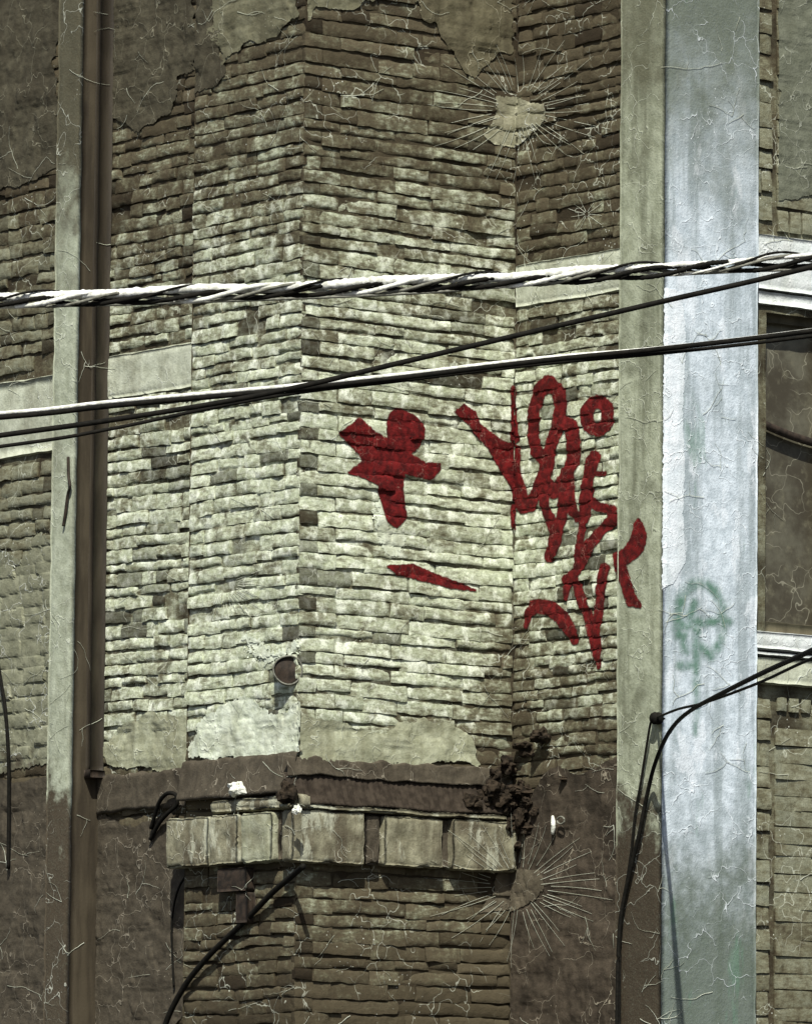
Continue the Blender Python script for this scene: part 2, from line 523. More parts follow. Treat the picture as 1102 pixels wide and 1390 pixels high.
# ------------------------------------------------------------------ brickwork
def brick(mb, pl, key, u0, u1, z0, z1, depth, fine, dark=0.0, tone=None, w=0.0, amp=1.0):
    nu = max(3, int((u1 - u0) / (.022 if fine else .09)))
    nv = 6 if fine else 2
    if z1 - z0 > .1: nv = max(nv, int((z1 - z0) / .025))
    tone = R.random() if tone is None else tone
    seed = R.random() * 60
    tilt = R.uniform(-.05, .05); tv = R.uniform(-.15, .03)
    vs = []; cs = []; fs = []
    mid = pl.p((u0 + u1) / 2, (z0 + z1) / 2)
    bulge = R.uniform(-.0005, .0028); dk0 = dark; eb = R.uniform(.1, 1.0); eh = R.choice((.1, .2, .5, .9))
    hw, hz = (u1 - u0) / 2, (z1 - z0) / 2
    for j in range(nv + 1):
        for i in range(nu + 1):
            fu, fz = i / nu, j / nv
            u = u0 + (u1 - u0) * fu; z = z0 + (z1 - z0) * fz
            q = (u * 3.1 + seed, z * 3.1, seed)
            # ragged outline
            eu = nz(q, 6, 2) * .010 * amp; ez = nz(q, 5, 7) * .0095 * amp
            ez += (noise.noise(Vector((u * 1.3, z * .8, pl.o.x))) * .010 + noise.noise(Vector((u * 4, z * 3, pl.o.x))) * .006 + noise.noise(Vector((u * 22, z * 22, seed))) * .004) * amp
            ww = w + nz(q, 5) * .004 * amp + nz(q, 17, 4) * .003 * amp + (fu - .5) * (u1 - u0) * tilt + (fz - .5) * (z1 - z0) * tv + bulge * (1 - (2 * fz - 1.15) ** 2) * amp
            edge = 0
            if j == 0: edge = eb
            if j == nv: edge = max(edge, .35)
            if i == 0 or i == nu: edge = max(edge, eh)
            if nv >= 5 and j == 1 and (i * 7 + int(seed)) % 5 == 0: edge = max(edge, .7 * eb)
            ww -= edge * (.005 + .009 * abs(nz(q, 8, 11))) * amp
            p = pl.p(u + eu, z + ez, ww)
            vs.append(p)
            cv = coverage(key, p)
            # wash wears off the arrises
            cs.append((tone, cv - (.14 if edge > .6 else 0), dk0, 1))
    n0 = len(vs)
    ring = [i for i in range(nu + 1)] + [j * (nu + 1) + nu for j in range(1, nv + 1)] \
        + [nv * (nu + 1) + i for i in range(nu - 1, -1, -1)] + [j * (nu + 1) for j in range(nv - 1, 0, -1)]
    for k in ring:
        p = Vector(vs[k]) - pl.n * depth
        vs.append(p); cs.append((tone * .5, cs[k][1] - .5, max(dk0, .55), 1))
    for j in range(nv):
        for i in range(nu):
            a = j * (nu + 1) + i
            fs.append((a, a + 1, a + nu + 2, a + nu + 1))
    L = len(ring)
    for k in range(L):
        k2 = (k + 1) % L
        fs.append((ring[k2], ring[k], n0 + k, n0 + k2))
    mb.add(vs, fs, cs)


def backing(mb, pl, key, u0, u1, z0, z1, w=-.0105, res=.035, holes=()):
    nu = max(2, int((u1 - u0) / res)); nv = max(2, int((z1 - z0) / res))
    vs = []; cs = []; fs = []
    for j in range(nv + 1):
        for i in range(nu + 1):
            u = u0 + (u1 - u0) * i / nu; z = z0 + (z1 - z0) * j / nv
            p = pl.p(u, z, w)
            p = p + pl.n * (nz(p, 9) * .005 + nz(p, 25) * .003)
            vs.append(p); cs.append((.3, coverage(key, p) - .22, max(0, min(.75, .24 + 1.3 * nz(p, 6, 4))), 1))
    for j in range(nv):
        for i in range(nu):
            u = u0 + (u1 - u0) * (i + .5) / nu; z = z0 + (z1 - z0) * (j + .5) / nv
            if any(a < u < b and c < z < d for a, b, c, d in holes): continue
            a = j * (nu + 1) + i
            fs.append((a, a + 1, a + nu + 2, a + nu + 1))
    mb.add(vs, fs, cs)


def courses(mb, pl, key, u0, u1, z0, z1, ex=(), length=.30, ch=.0735, dark_p=.07, miss_p=.015, joint=.011, start=None,
            fine_rng=(2.3, 8.0), quoin=None, amp=1.0):
    z = z0; k = 0
    while z < z1 - .02:
        h = ch * (1 + R.uniform(-.07, .07) + R.choice((0, 0, 0, -.18, .12)))
        zt = min(z + h, z1)
        fine = fine_rng[0] < z < fine_rng[1]
        spans = [(u0, u1)]
        for a, b, c, d in ex:
            if zt > c + .02 and z < d - .02:
                ns = []
                for s, e in spans:
                    if b <= s or a >= e: ns.append((s, e)); continue
                    if a > s: ns.append((s, a))
                    if b < e: ns.append((b, e))
                spans = ns
        for s, e in spans:
            u = s
            first = True
            off = (k % 2) * length * .5
            while u < e - .012:
                Lk = length * R.choice((1, 1, 1, .62, 1.3, .5))
                if first:
                    Lk = R.uniform(.35, 1) * length if not quoin else (.11 if k % 2 else .23)
                if e - (u + Lk) < .06: Lk = e - u
                dk = 0.0
                fu = fine and (u < 4)
                if R.random() < dark_p: dk = R.uniform(.35, .9)
                if first and quoin and k % 2 and R.random() < .6: dk = R.uniform(.5, .9)
                jz = joint * R.choice((.3, .5, .8, 1.2, 1.7))
                w = R.gauss(0, .0034) * amp
                if R.random() < miss_p: w = -.035; dk = .85
                sag = R.uniform(-.003, .003)
                brick(mb, pl, key, u + .002, u + Lk - R.choice((.0, .001, .004)), z + jz + sag, zt + sag * .6, .03, fu, dk, None, w, amp)
                u += Lk; first = False
        z += h; k += 1


building = empty('brick_building', (P0.x, P0.y, 0))
tag(building, 'old limewashed brick building with a projecting chimney pier, concrete pilasters and window', 'building')
WALLS = []

# --- chimney pier: left face (A2) and right face (B) as one wall part each
zl0, zl1 = PB.z(500, 1176), PB.z(500, 1106)          # stone ledge
mb = MB()
backing(mb, PA2, 'A2', .01, LA, 0, TOP)
courses(mb, PA2, 'A2', .006, LA, 0, TOP, length=.24, ch=.067, dark_p=.08, miss_p=.022, amp=.8)
# hidden return of the pier on its far left side
mb.add([PA2.p(LA, 0), PA2.p(LA, TOP), PA2.p(LA, TOP, -.2), PA2.p(LA, 0, -.2)], [(0, 1, 2, 3)], [(.3, .3, .3, 1)] * 4)
pier_l = mb.build('pier_face', WALL_PALE, building, 48); WALLS.append(pier_l)
pier_l['label'] = 'left face of the projecting brick pier'
mb = MB()
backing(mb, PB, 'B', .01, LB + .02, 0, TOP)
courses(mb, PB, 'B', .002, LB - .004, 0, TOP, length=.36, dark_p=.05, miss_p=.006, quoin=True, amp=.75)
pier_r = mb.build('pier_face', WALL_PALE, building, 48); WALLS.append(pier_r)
pier_r['label'] = 'broad right face of the projecting brick pier'

# --- C: return wall up to the right pilaster
cz = [PC.un(705, 415), PC.un(840, 399), PC.un(705, 361), PC.un(840, 333)]
bz0, bz1 = (cz[0][1] + cz[1][1]) / 2, (cz[2][1] + cz[3][1]) / 2
mb = MB()
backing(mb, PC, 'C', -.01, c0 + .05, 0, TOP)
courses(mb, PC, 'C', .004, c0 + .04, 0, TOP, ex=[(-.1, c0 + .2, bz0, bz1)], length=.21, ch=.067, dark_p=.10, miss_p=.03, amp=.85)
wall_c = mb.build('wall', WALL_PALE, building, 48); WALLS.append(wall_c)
wall_c['label'] = 'darker brick wall between the pier and the bluish pilaster'
mb = MB()
rbox(mb, PC, .002, c0 + .05, bz0, bz1, -.03, .012, .025, .005, .012)
tag(mb.build('lintel_band', CONC, building, True), 'pale concrete band beside the bluish pilaster')

# --- A1: wall left of the pier
q0, q1 = PA1.z(200, 536), PA1.z(200, 474)
mb = MB()
backing(mb, PA1, 'A1', LA - .15, a1 + .02, 0, TOP)
courses(mb, PA1, 'A1', LA - .12, a1 - .002, 0, TOP, ex=[(LA - .3, a1 + .2, q0, q1)], length=.22, ch=.067, dark_p=.12, miss_p=.03, amp=.85)
wall_a = mb.build('wall', WALL_PALE, building, 48); WALLS.append(wall_a)
wall_a['label'] = 'narrow brick wall between the brown channel and the pier'
mb = MB()
rbox(mb, PA1, LA - .12, a1 - .004, q0, q1, -.03, .012, .025, .005, .012, seed=4)
tag(mb.build('lintel_band', CONC, building, True), 'pale concrete band left of the pier')

# --- left pilaster and wall beyond
mb = MB()
pw = bs - .0
rbox(mb, PL, a1 + .0, a2, 0, TOP, -(.10 - bs) - .06, 0.0, .035, .004, .010, slots=[0, 1, 0], seed=8)
pil_l = mb.build('pilaster', [PIL_L, BROWN_BOARD], building, True)
pil_l['label'] = 'narrow pale grey pilaster with a brown painted side'
q2, q3 = PLW.z(33, 619), PLW.z(33, 514)
mb = MB()
backing(mb, PLW, 'L', a2 - .05, a2 + 4, 0, TOP)
courses(mb, PLW, 'L', a2 - .04, a2 + 4, 0, TOP, ex=[(a2 - .1, a2 + 5, q2, q3)], length=.2, ch=.082, dark_p=.10, miss_p=.02)
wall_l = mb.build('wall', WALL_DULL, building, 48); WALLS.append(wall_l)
wall_l['label'] = 'dull brick wall left of the narrow pilaster'
mb = MB()
rbox(mb, PLW, a2 - .04, a2 + 4, q2, q3, -.03, .014, .05, .006, .012, seed=5)
tag(mb.build('lintel_band', CONC, building, True), 'pale concrete band left of the narrow pilaster')
# thin smooth render over the foot of the left wall
# --- right pilaster
mb = MB()
rbox(mb, PF, bf0, bf1, 0, TOP, -(c1 - c0) - .02, 0.0, .03, .0035, .009, slots=[0, 1, 0], seed=2, fs=5)
pil_r = mb.build('pilaster', [COL_FRONT, COL_SIDE], building, True)
pil_r['label'] = 'wide bluish white pilaster with an olive grey side'
WALLS.append(pil_r)

# --- right wall with the window
wl0, wl1 = PR.z(1066, 397), PR.z(1066, 321)
wo0, wo1 = PR.z(1066, 862), PR.z(1066, 422)
ub = bf1 - .05
uw0, uw1 = PR.u(1037), PR.u(1037) + 1.25
ug = PR.u(1048)
ua, ue = PR.u(1053), ub + 5
zs0, zs1 = PR.z(1075, 318), PR.z(1075, 287)          # soldier row over the lintel
zsill = PR.z(1066, 931)
zt0, zt1 = PR.z(1075, 970), PR.z(1075, 948)          # dentil row below the sill
mb = MB()
holes = [(uw0, uw1, wo0, wo1)]
backing(mb, PR, 'R', ub, ue, 0, TOP, res=.04, holes=holes)
win_zone = (ub - .1, uw1 + .25, zsill, wl1)
courses(mb, PR, 'R', ub, ug - .008, 0, TOP, ex=[win_zone], length=.3, ch=.115, dark_p=.0, miss_p=.0, joint=.014, amp=.6)
panel = (ua - .02, uw1 + .2, zs0 - .01, zs1 + .012)
dent = (ua - .02, uw1 + .2, zt0 - .012, zsill + .01)
courses(mb, PR, 'R', ua, ue, 0, TOP, ex=[win_zone, panel, dent], length=.40, ch=.086, dark_p=.0, miss_p=.0, joint=.003, amp=.2)
u = ua
while u < uw1 + .2:
    brick(mb, PR, 'R', u + .010, u + .078, zs0 + .008, zs1 - .004, .03, True, 0, .6, .004, .6)
    brick(mb, PR, 'R', u + .012, u + .070, zt0 + .012, zt1 - .004, .03, True, 0, .7, .006, .6)
    u += .083
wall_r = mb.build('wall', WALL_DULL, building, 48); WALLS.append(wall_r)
wall_r['label'] = 'olive brick wall around the window right of the pilaster'
mb = MB()
rbox(mb, PR, ub, uw1 + .25, wl0, wl1, -.03, .022, .03, .004, .010, seed=6)
rbox(mb, PR, ub, uw1 + .25, wo1 + .02, wl0 - .004, -.03, .014, .03, .003, .008, seed=7)
tag(mb.build('lintel_band', CONC_WHITE, building, True), 'white painted lintel over the window')
window = mb = MB()
d = .11
rv = [PR.p(uw0, wo0, -d), PR.p(uw0, wo1 + .02, -d), PR.p(uw0, wo1 + .02, -.01), PR.p(uw0, wo0, -.01)]
mb.add(rv, [(0, 1, 2, 3)])
rv = [PR.p(uw1, wo0, -d), PR.p(uw1, wo1 + .02, -d), PR.p(uw1, wo1 + .02, -.01), PR.p(uw1, wo0, -.01)]
mb.add(rv, [(3, 2, 1, 0)])
mb.add([PR.p(uw0, wo1 + .02, -d), PR.p(uw1, wo1 + .02, -d), PR.p(uw1, wo1 + .02, .0), PR.p(uw0, wo1 + .02, .0)], [(0, 1, 2, 3)])
mb.add([PR.p(uw0, wo0, -d), PR.p(uw1, wo0, -d), PR.p(uw1, wo0, .0), PR.p(uw0, wo0, .0)], [(3, 2, 1, 0)])
win = mb.build('window', PLASTER_L, building)
win['label'] = 'dark dusty window beside the bluish pilaster'
mb = MB()
fw = .05
for (x0, x1, y0, y1) in ((uw0, uw0 + fw, wo0, wo1), (uw1 - fw, uw1, wo0, wo1), (uw0 + fw, uw1 - fw, wo0, wo0 + .07), (uw0 + fw, uw1 - fw, wo1 - .06, wo1 + .02),
                         (uw0 + .42, uw0 + .46, wo0 + .07, wo1 - .06)):
    rbox(mb, PR, x0, x1, y0, y1, -d + .004, -d + .05, .04, .002, .005)
mb.build('frame', FRAME, win, True)
mb = MB()
rbox(mb, PR, uw0 + .01, uw1 - .01, wo0 + .01, wo1, -d - .012, -d + .002, .06, .001, .002)
mb.build('pane', PANE, win, True)
# drooping dark wire across the window, fixed at both jambs
mb = MB()
zc = PR.z(1035, 568)
pts = [PR.p(uw0 + (uw1 - uw0) * t, zc - .09 * (1 - (2 * t - 1) ** 2) - .02 * t, -.07) for t in [i / 24 for i in range(25)]]
tube(mb, pts, .022, 8)
mb.build('sagging_rail', IRON, win, True)
mb = MB()
zsa, zsb = PR.z(1066, 886), PR.z(1066, 861)
rbox(mb, PR, ub + .0, uw1 + .12, zsa, zsb, -.12, .07, .025, .003, .008, seed=9)
rbox(mb, PR, ub + .0, uw1 + .10, zsa - .028, zsa - .006, -.05, .055, .025, .003, .008, seed=10)
tag(mb.build('sill', CONC_WHITE, building, True), 'white moulded window sill')
mb = MB()
rbox(mb, PR, ub + .0, uw1 + .14, zsill, zsa - .032, -.05, .045, .03, .004, .008, seed=12)
tag(mb.build('apron', CONC, building, True), 'grey concrete slab under the window sill')

# --- parapet coping (above the frame)
mb = MB()
for pl, s, e in ((PA2, -.05, LA), (PB, .05, LB), (PC, 0, c0 - .06), (PA1, LA + .05, a1), (PLW, a2, a2 + 4), (PR, bf1 - .0, ue)):
    rbox(mb, pl, s, e, TOP, TOP + .12, -.3, .06 + .002 * s, .12, .004, .01)
rbox(mb, PF, bf0 - .08, bf1 + .06, TOP + .001, TOP + .13, -.4, .07, .12, .004, .01)
rbox(mb, PL, a1 - .06, a2 + .05, TOP + .002, TOP + .14, -.3, .065, .12, .004, .01)
tag(mb.build('coping', CONC, building, True), 'concrete coping along the parapet')

# ------------------------------------------------------------------ stone ledge round the pier
PJ = .075
ledge = MB()
led_anchor = None
ze = PA2.un(240, 1184); zf = PA2.un(240, 1112)
uL = PA2.u(236)


def ledge_block(pl, s, e, z0, z1, w1, mat, seed, parent, name='block', lab=None):
    m = MB()
    rbox(m, pl, s, e, z0, z1, -.02, w1, .016, .007, .010, seed=seed, fs=13)
    o = m.build(name, mat, parent, True)
    if lab: o['label'] = lab
    return o


lm = MB()   # the core course behind the blocks
rbox(lm, PB, -.06, LB - .002, zl0 + .012, zl1 - .006, -.05, PJ - .045, .05, .005, .006)
rbox(lm, PA2, .02, uL - .03, zl0 + .014, zl1 - .008, -.05, PJ - .045, .05, .005, .006)
ledge = lm.build('ledge', MORTAR_BROWN, building, True)
ledge['label'] = 'stone ledge of separate blocks round the foot of the pier'
sd = 1
for x0, x1, w1 in ((408, 488, PJ), (491, 512, PJ + .01), (515, 594, PJ - .004), (607, 694, PJ)):
    ledge_block(PB, PB.u(x0) - (.085 if x0 == 408 else 0), PB.u(x1), zl0 + R.uniform(-.004, .004), zl1 + R.uniform(-.006, .004), w1 - (.03 if x0 == 491 else 0), MORTAR_BROWN if x0 == 491 else LEDGE, sd, ledge); sd += 3
for x0, x1, w1 in ((389, 347, PJ), (342, 303, PJ - .003), (302, 244, PJ - .006)):
    ledge_block(PA2, PA2.u(x0), PA2.u(x1), zl0 + .003, zl1 - .004, w1, LEDGE_PALE if x0 == 389 else LEDGE, sd, ledge); sd += 3

# thin top slab and mortar fillet above the ledge


def fillet(name, pl, s, e, ztop, zbot, wt, wb, mat, rib=0.0, ragged=.02, seed=0.0, lab=None):
    m = MB(); nu = int(abs(e - s) / .012); nv = 12
    vs = []; fs = []
    for j in range(nv + 1):
        for i in range(nu + 1):
            t = j / nv; u = s + (e - s) * i / nu
            rt = ztop + ragged * (noise.noise(Vector((u * 4, seed, 0))) + .6 * noise.noise(Vector((u * 14, seed, 3))))
            rb = zbot + ragged * .8 * (noise.noise(Vector((u * 3, seed + 9, 0))) + .6 * noise.noise(Vector((u * 11, seed, 8))))
            z = rb + (rt - rb) * t
            ww = wb + (wt - wb) * t ** .8
            p = pl.p(u, z, ww)
            ww += nz(p, 12, seed) * .008 + nz(p, 40, seed) * .003 + rib * math.sin(u * 2 * math.pi / .034 + 3 * nz(p, 3))
            if j == nv: ww = -.02
            vs.append(pl.p(u, z, ww))
    for j in range(nv):
        for i in range(nu):
            a = j * (nu + 1) + i
            fs.append((a, a + 1, a + nu + 2, a + nu + 1))
    # under edge back to the wall
    b = len(vs)
    for i in range(nu + 1):
        v = Vector(vs[i]); vs.append(v - pl.n * (max(.01, wb + .015)))
    for i in range(nu): fs.append((b + i, b + i + 1, i + 1, i))
    m.add(vs, fs)
    o = m.build(name, mat, building, True)
    if lab: o['label'] = lab
    return o


z1030, z1090, z1060 = PB.z(500, 1032), PB.z(500, 1092), PB.z(500, 1064)
fillet('flashing', PB, -.075, LB - .05, z1030, z1060 + .02, .012, .032, MORTAR_BROWN, .0015, .022, 3, 'brown mortar fillet on the right face above the ledge')
fillet('flashing', PB, -.085, LB - .03, z1060 + .035, z1090 - .02, .012, .075, TAR, .004, .012, 5, 'dark ribbed felt strip above the ledge')
fillet('flashing', PA2, -.02, LA + .01, z1030 + .03, PA2.z(330, 1082), .012, .06, MORTAR_BROWN, .001, .016, 7, 'brown mortar fillet on the left face above the ledge')
fillet('flashing', PA1, LA, a1 - .01, PA1.z(190, 1046), PA1.z(190, 1100), .014, .022, MORTAR_BROWN, .0, .02, 8, 'brown mortar strip left of the pier')
mb = MB()
rbox(mb, PB, -.105, PB.u(680), zl1 + .004, zl1 + .032, -.02, PJ + .006, .02, .006, .012, seed=21)
rbox(mb, PA2, -.10, PA2.u(302), zl1 + .006, zl1 + .075, -.02, PJ - .01, .02, .006, .014, seed=22)
tag(mb.build('ledge_cap', LEDGE, building, True), 'thin worn cap on the stone ledge')

# ------------------------------------------------------------------ iron bracket below the ledge, brown channel
mb = MB()
rbox(mb, PA2, PA2.u(346, 1200), PA2.u(306, 1200), PA2.z(325, 1212), zl0 - .012, -.01, .06, .02, .003, .008)
rbox(mb, PA2, PA2.u(346, 1200) - .003, PA2.u(330, 1200), PA2.z(325, 1255), PA2.z(325, 1212) - .002, -.01, .05, .02, .003, .006)
br = mb.build('bracket', IRON, None, True)
tag(br, 'dark iron bracket under the left part of the stone ledge', 'bracket')
mb = MB()
uc0 = PA1.u(138); uc1 = uc0 - .0
px_ch = PS.u(120)
rbox(mb, PS, px_ch, .097, PS.z(128, 1056), TOP - .05, .004, .05, .06, .0025, .003, seed=31)
ch_ = mb.build('downpipe', BROWN_STEEL, None, True)
tag(ch_, 'dark brown square downpipe in the corner beside the narrow pale pilaster', 'downpipe')
WALLS.append(ch_)
mb = MB()
rbox(mb, PS, px_ch - .012, .10, PS.z(128, 1058), PS.z(128, 1046), .003, .066, .02, .004, .006, seed=33)
mb.build('collar', IRON, ch_, True)

# ------------------------------------------------------------------ round vent pipe on the pier's corner
vd = (nA * .62 + nB * .78).normalized()
vc = EYE + ray(391, 910) * ((PA2.p(.05, 0).y - .017) / ray(391, 910).y)
vent = empty('vent_pipe', vc)
tag(vent, 'round dark vent pipe mouth poking out of the pier corner above the ledge', 'vent pipe')
mb = MB()
ax = vd.normalized(); sx = ax.cross(Vector((0, 0, 1))).normalized(); sz = sx.cross(ax)
rings = [(.074, -.25), (.075, .0), (.076, .012), (.074, .018), (.068, .016), (.066, -.06)]
vs = []; fs = []
for r_, t_ in rings:
    for k in range(40):
        an = 2 * math.pi * k / 40
        rr = r_ * (1 + .03 * math.sin(3 * an + 1))
        vs.append(vc + ax * t_ + (sx * math.cos(an) + sz * math.sin(an)) * rr)
for i in range(len(rings) - 1):
    for k in range(40):
        k2 = (k + 1) % 40
        fs.append((i * 40 + k, i * 40 + k2, (i + 1) * 40 + k2, (i + 1) * 40 + k))
mb.add(vs, fs)
mb.build('rim', GREY_WIRE, vent, True)
mb = MB()
vs = [vc + ax * .006]; fs = []
for rr_ in (.03, .066):
    for k in range(24):
        an = 2 * math.pi * k / 24
        vs.append(vc + ax * (.006 + .004 * math.sin(an * 2 + 1) - (.004 if rr_ > .05 else 0)) + (sx * math.cos(an) + sz * math.sin(an)) * rr_)
for k in range(24):
    k2 = (k + 1) % 24
    fs.append((0, 1 + k, 1 + k2)); fs.append((1 + k, 25 + k, 25 + k2, 1 + k2))
mb.add(vs, fs)
mb.build('inner_flap', IRON, vent, True)


# ------------------------------------------------------------------ rocks and rubble
def rock(name, c, r, mat, seed, sq=(1, 1, 1)):
    bm = bmesh.new()
    bmesh.ops.create_icosphere(bm, subdivisions=3, radius=1)
    for v in bm.verts:
        k = 1 + .7 * noise.noise(v.co * 1.3 + Vector((seed, 0, 0))) + .38 * noise.noise(v.co * 3.1 + Vector((0, seed, 0))) + .16 * noise.noise(v.co * 7 + Vector((0, 0, seed)))
        v.co = Vector((v.co.x * sq[0], v.co.y * sq[1], v.co.z * sq[2])) * k * r
        v.co += c
    me = bpy.data.meshes.new(name); bm.to_mesh(me); bm.free()
    return link(name, me, mat, None, False)


def on(pl, px, py, w): 
    r = ray(px, py)                      # the point on the line of sight that stands w in front of the plane
    t = ((pl.o - EYE).dot(pl.n) + w) / r.dot(pl.n)
    return EYE + r * t


tag(rock('stone', on(PA2, 322, 1071, .07), .045, STONE_W, 3, (1, 1, .8)), 'white lump of stone on the left part of the ledge', 'stone')
tag(rock('stone', on(PA2, 403, 1099, .13), .019, STONE_W, 5, (1, 1, 1.1)), 'small white pebble at the corner of the ledge', 'stone')
tag(rock('stone', on(PA2, 389, 1076, .10), .045, DEBRIS, 9, (1, 1, 1.25)), 'dark stone at the left of the ledge corner', 'stone')
rub = empty('rubble_heap', PB.p(LB - .08, zl1, .03))
tag(rub, 'black sooty rubble heaped in the corner at the right end of the ledge', 'rubble')
for i in range(46):
    px = R.gauss(690, 22); py = R.gauss(1078, 26)
    if px < 697: q = on(PB, px, py, R.uniform(.0, .07))
    else: q = on(PC, px, py, R.uniform(-.01, .05))
    o = rock('lump', q, R.uniform(.014, .062), DEBRIS, i * 3.1, (R.uniform(.5, 1.3), R.uniform(.5, 1.2), R.uniform(.5, 1.2)))
    o.parent = rub; o.matrix_parent_inverse = Matrix.Translation(-rub.location)
# small bits of litter caught on the dark wall
mb = MB()
pts = catmull([on(PC, 750, 1108, .03), on(PC, 751, 1120, .035), on(PC, 750, 1133, .03)], 5)
tube(mb, pts, .011, 8, lambda t: .6 + .6 * math.sin(t * 3))
hk = mb.build('hook', STONE_W, None, True)
pts = [on(PC, 761 + 5 * math.cos(a), 1114 + 5 * math.sin(a), .035) for a in [i * 2 * math.pi / 14 for i in range(15)]]
mb = MB(); tube(mb, pts, .005, 6)
ho = mb.build('ring', GREY_WIRE, hk, True)
tag(hk, 'small white hook with a ring on the dark wall right of the ledge', 'hook')

# ------------------------------------------------------------------ surface skins (paint that follows the relief)
dg = bpy.context.evaluated_depsgraph_get()


def bvh_of(objs):
    vs = []; fs = []
    for o in objs:
        b = len(vs)
        vs += [tuple(v.co) for v in o.data.vertices]
        fs += [tuple(i + b for i in p.vertices) for p in o.data.polygons]
    return BVHTree.FromPolygons(vs, fs)


BV = bvh_of(WALLS)
EVERY = bvh_of([o for o in col.objects if o.type == 'MESH'])


def sd_seg(x, y, x0, y0, r0_, x1, y1, r1_):
    dx, dy = x1 - x0, y1 - y0
    L2 = dx * dx + dy * dy
    t = 0 if L2 == 0 else max(0, min(1, ((x - x0) * dx + (y - y0) * dy) / L2))
    return math.hypot(x - x0 - t * dx, y - y0 - t * dy) - (r0_ + (r1_ - r0_) * t)


def sd_poly(x, y, P):
    d = min(sd_seg(x, y, *P[i - 1], 0, *P[i], 0) for i in range(len(P)))
    return -d if inpoly(x, y, P) else d


def shape(strokes, polys, grow=0.0):
    segs = []
    for s in strokes:
        for a, b in zip(s, s[1:]): segs.append((*a, *b))
    bx = [p[0] for P in polys for p in P] + [v for s in segs for v in (s[0] - s[2], s[0] + s[2], s[3] - s[5], s[3] + s[5])]
    by = [p[1] for P in polys for p in P] + [v for s in segs for v in (s[1] - s[2], s[1] + s[2], s[4] - s[5], s[4] + s[5])]

    def f(x, y):
        d = 99
        for s in segs:
            d = min(d, sd_seg(x, y, *s))
        for P in polys: d = min(d, sd_poly(x, y, P))
        return d - grow
    return f, (min(bx), max(bx), min(by), max(by))


def skin(mb, pl, f, box, ulim, step=.005, rough=1.0, off=.0036, soft=None, thick=False):
    us = [pl.un(x, y)[0] for x in box[:2] for y in box[2:]]
    zs = [pl.un(x, y)[1] for x in box[:2] for y in box[2:]]
    g = soft or 0
    u0, u1 = max(min(us) - .03 - g * .004, ulim[0]), min(max(us) + .03 + g * .004, ulim[1])
    z0, z1 = min(zs) - .03 - g * .004, max(zs) + .03 + g * .004
    if u1 <= u0: return
    nu, nv = int((u1 - u0) / step) + 1, int((z1 - z0) / step) + 1
    D = {}
    for j in range(nv + 1):
        for i in range(nu + 1):
            p = pl.p(u0 + i * step, z0 + j * step)
            x, y = proj(p)
            D[i, j] = f(x, y) + rough * (1.2 * nz(p, 45) + .9 * nz(p, 110, 5))
    cache = {}; vs = []; fs = []; cs = []

    def put(u, z, d):
        p = pl.p(u, z, .15)
        best = None; cap = .016 if pl is not CS else .05
        for du, dz in ((0, 0), (0, .007), (0, -.007), (.006, 0), (-.006, 0)):
            h = BV.ray_cast(pl.p(u + du, z + dz, .15), -pl.n, .3)
            if h[0] is not None:
                w_ = .15 - h[3]
                best = (w_ if best is None or w_ > best else best) if w_ < cap else best
        if best is None: best = 0
        if thick:
            ws = []
            for du, dz in ((.02, .0), (-.02, .0), (0, .022), (0, -.022), (.03, .034), (-.03, .034), (.03, -.034), (-.03, -.034)):
                h = BV.ray_cast(pl.p(u + du, z + dz, .15), -pl.n, .3)
                if h[0] is not None and .15 - h[3] < cap: ws.append(.15 - h[3])
            best = max(best, (sum(ws) / len(ws) + max(ws)) / 2) if ws else best
            pp = pl.p(u, z); best += .004 * abs(nz(pp, 7)) + .0015 * nz(pp, 30)
        vs.append(pl.p(u, z, max(best, -.006) + off)); cs.append((sm(soft, -soft * .6, d) if soft else 1, 0, 0, 1))
        return len(vs) - 1
    lim = soft or 0

    def corner(i, j):
        k = (i, j)
        if k not in cache: cache[k] = put(u0 + i * step, z0 + j * step, D[k])
        return cache[k]

    def cut(a, b):
        k = (min(a, b), max(a, b))
        if k not in cache:
            a_, b_ = k
            t = (lim - D[a_]) / (D[b_] - D[a_])
            cache[k] = put(u0 + (a_[0] + (b_[0] - a_[0]) * t) * step, z0 + (a_[1] + (b_[1] - a_[1]) * t) * step, lim)
        return cache[k]
    for j in range(nv):
        for i in range(nu):
            q = [(i, j), (i + 1, j), (i + 1, j + 1), (i, j + 1)]
            ins = [D[k] < lim for k in q]
            if not any(ins): continue
            poly = []
            for n_ in range(4):
                a, b = q[n_], q[(n_ + 1) % 4]
                if D[a] < lim: poly.append(corner(*a))
                if (D[a] < lim) != (D[b] < lim): poly.append(cut(a, b))
            if len(poly) >= 3: fs.append(poly)
    mb.add(vs, fs, cs)


def Z2(L): return [tuple([600 + p[0] / 4.238, 500 + p[1] / 4.238] + ([p[2] / 4.238] if len(p) > 2 else [])) for p in L]
def Z3(L): return [tuple([690 + p[0] / 5.009, 660 + p[1] / 5.009] + ([p[2] / 5.009] if len(p) > 2 else [])) for p in L]
def Z1(L): return [tuple([440 + p[0] / 5.009, 530 + p[1] / 5.009]) for p in L]
def Z6(L): return [tuple([900 + p[0] / 5.455, 760 + p[1] / 5.455, p[2] / 5.455]) for p in L]


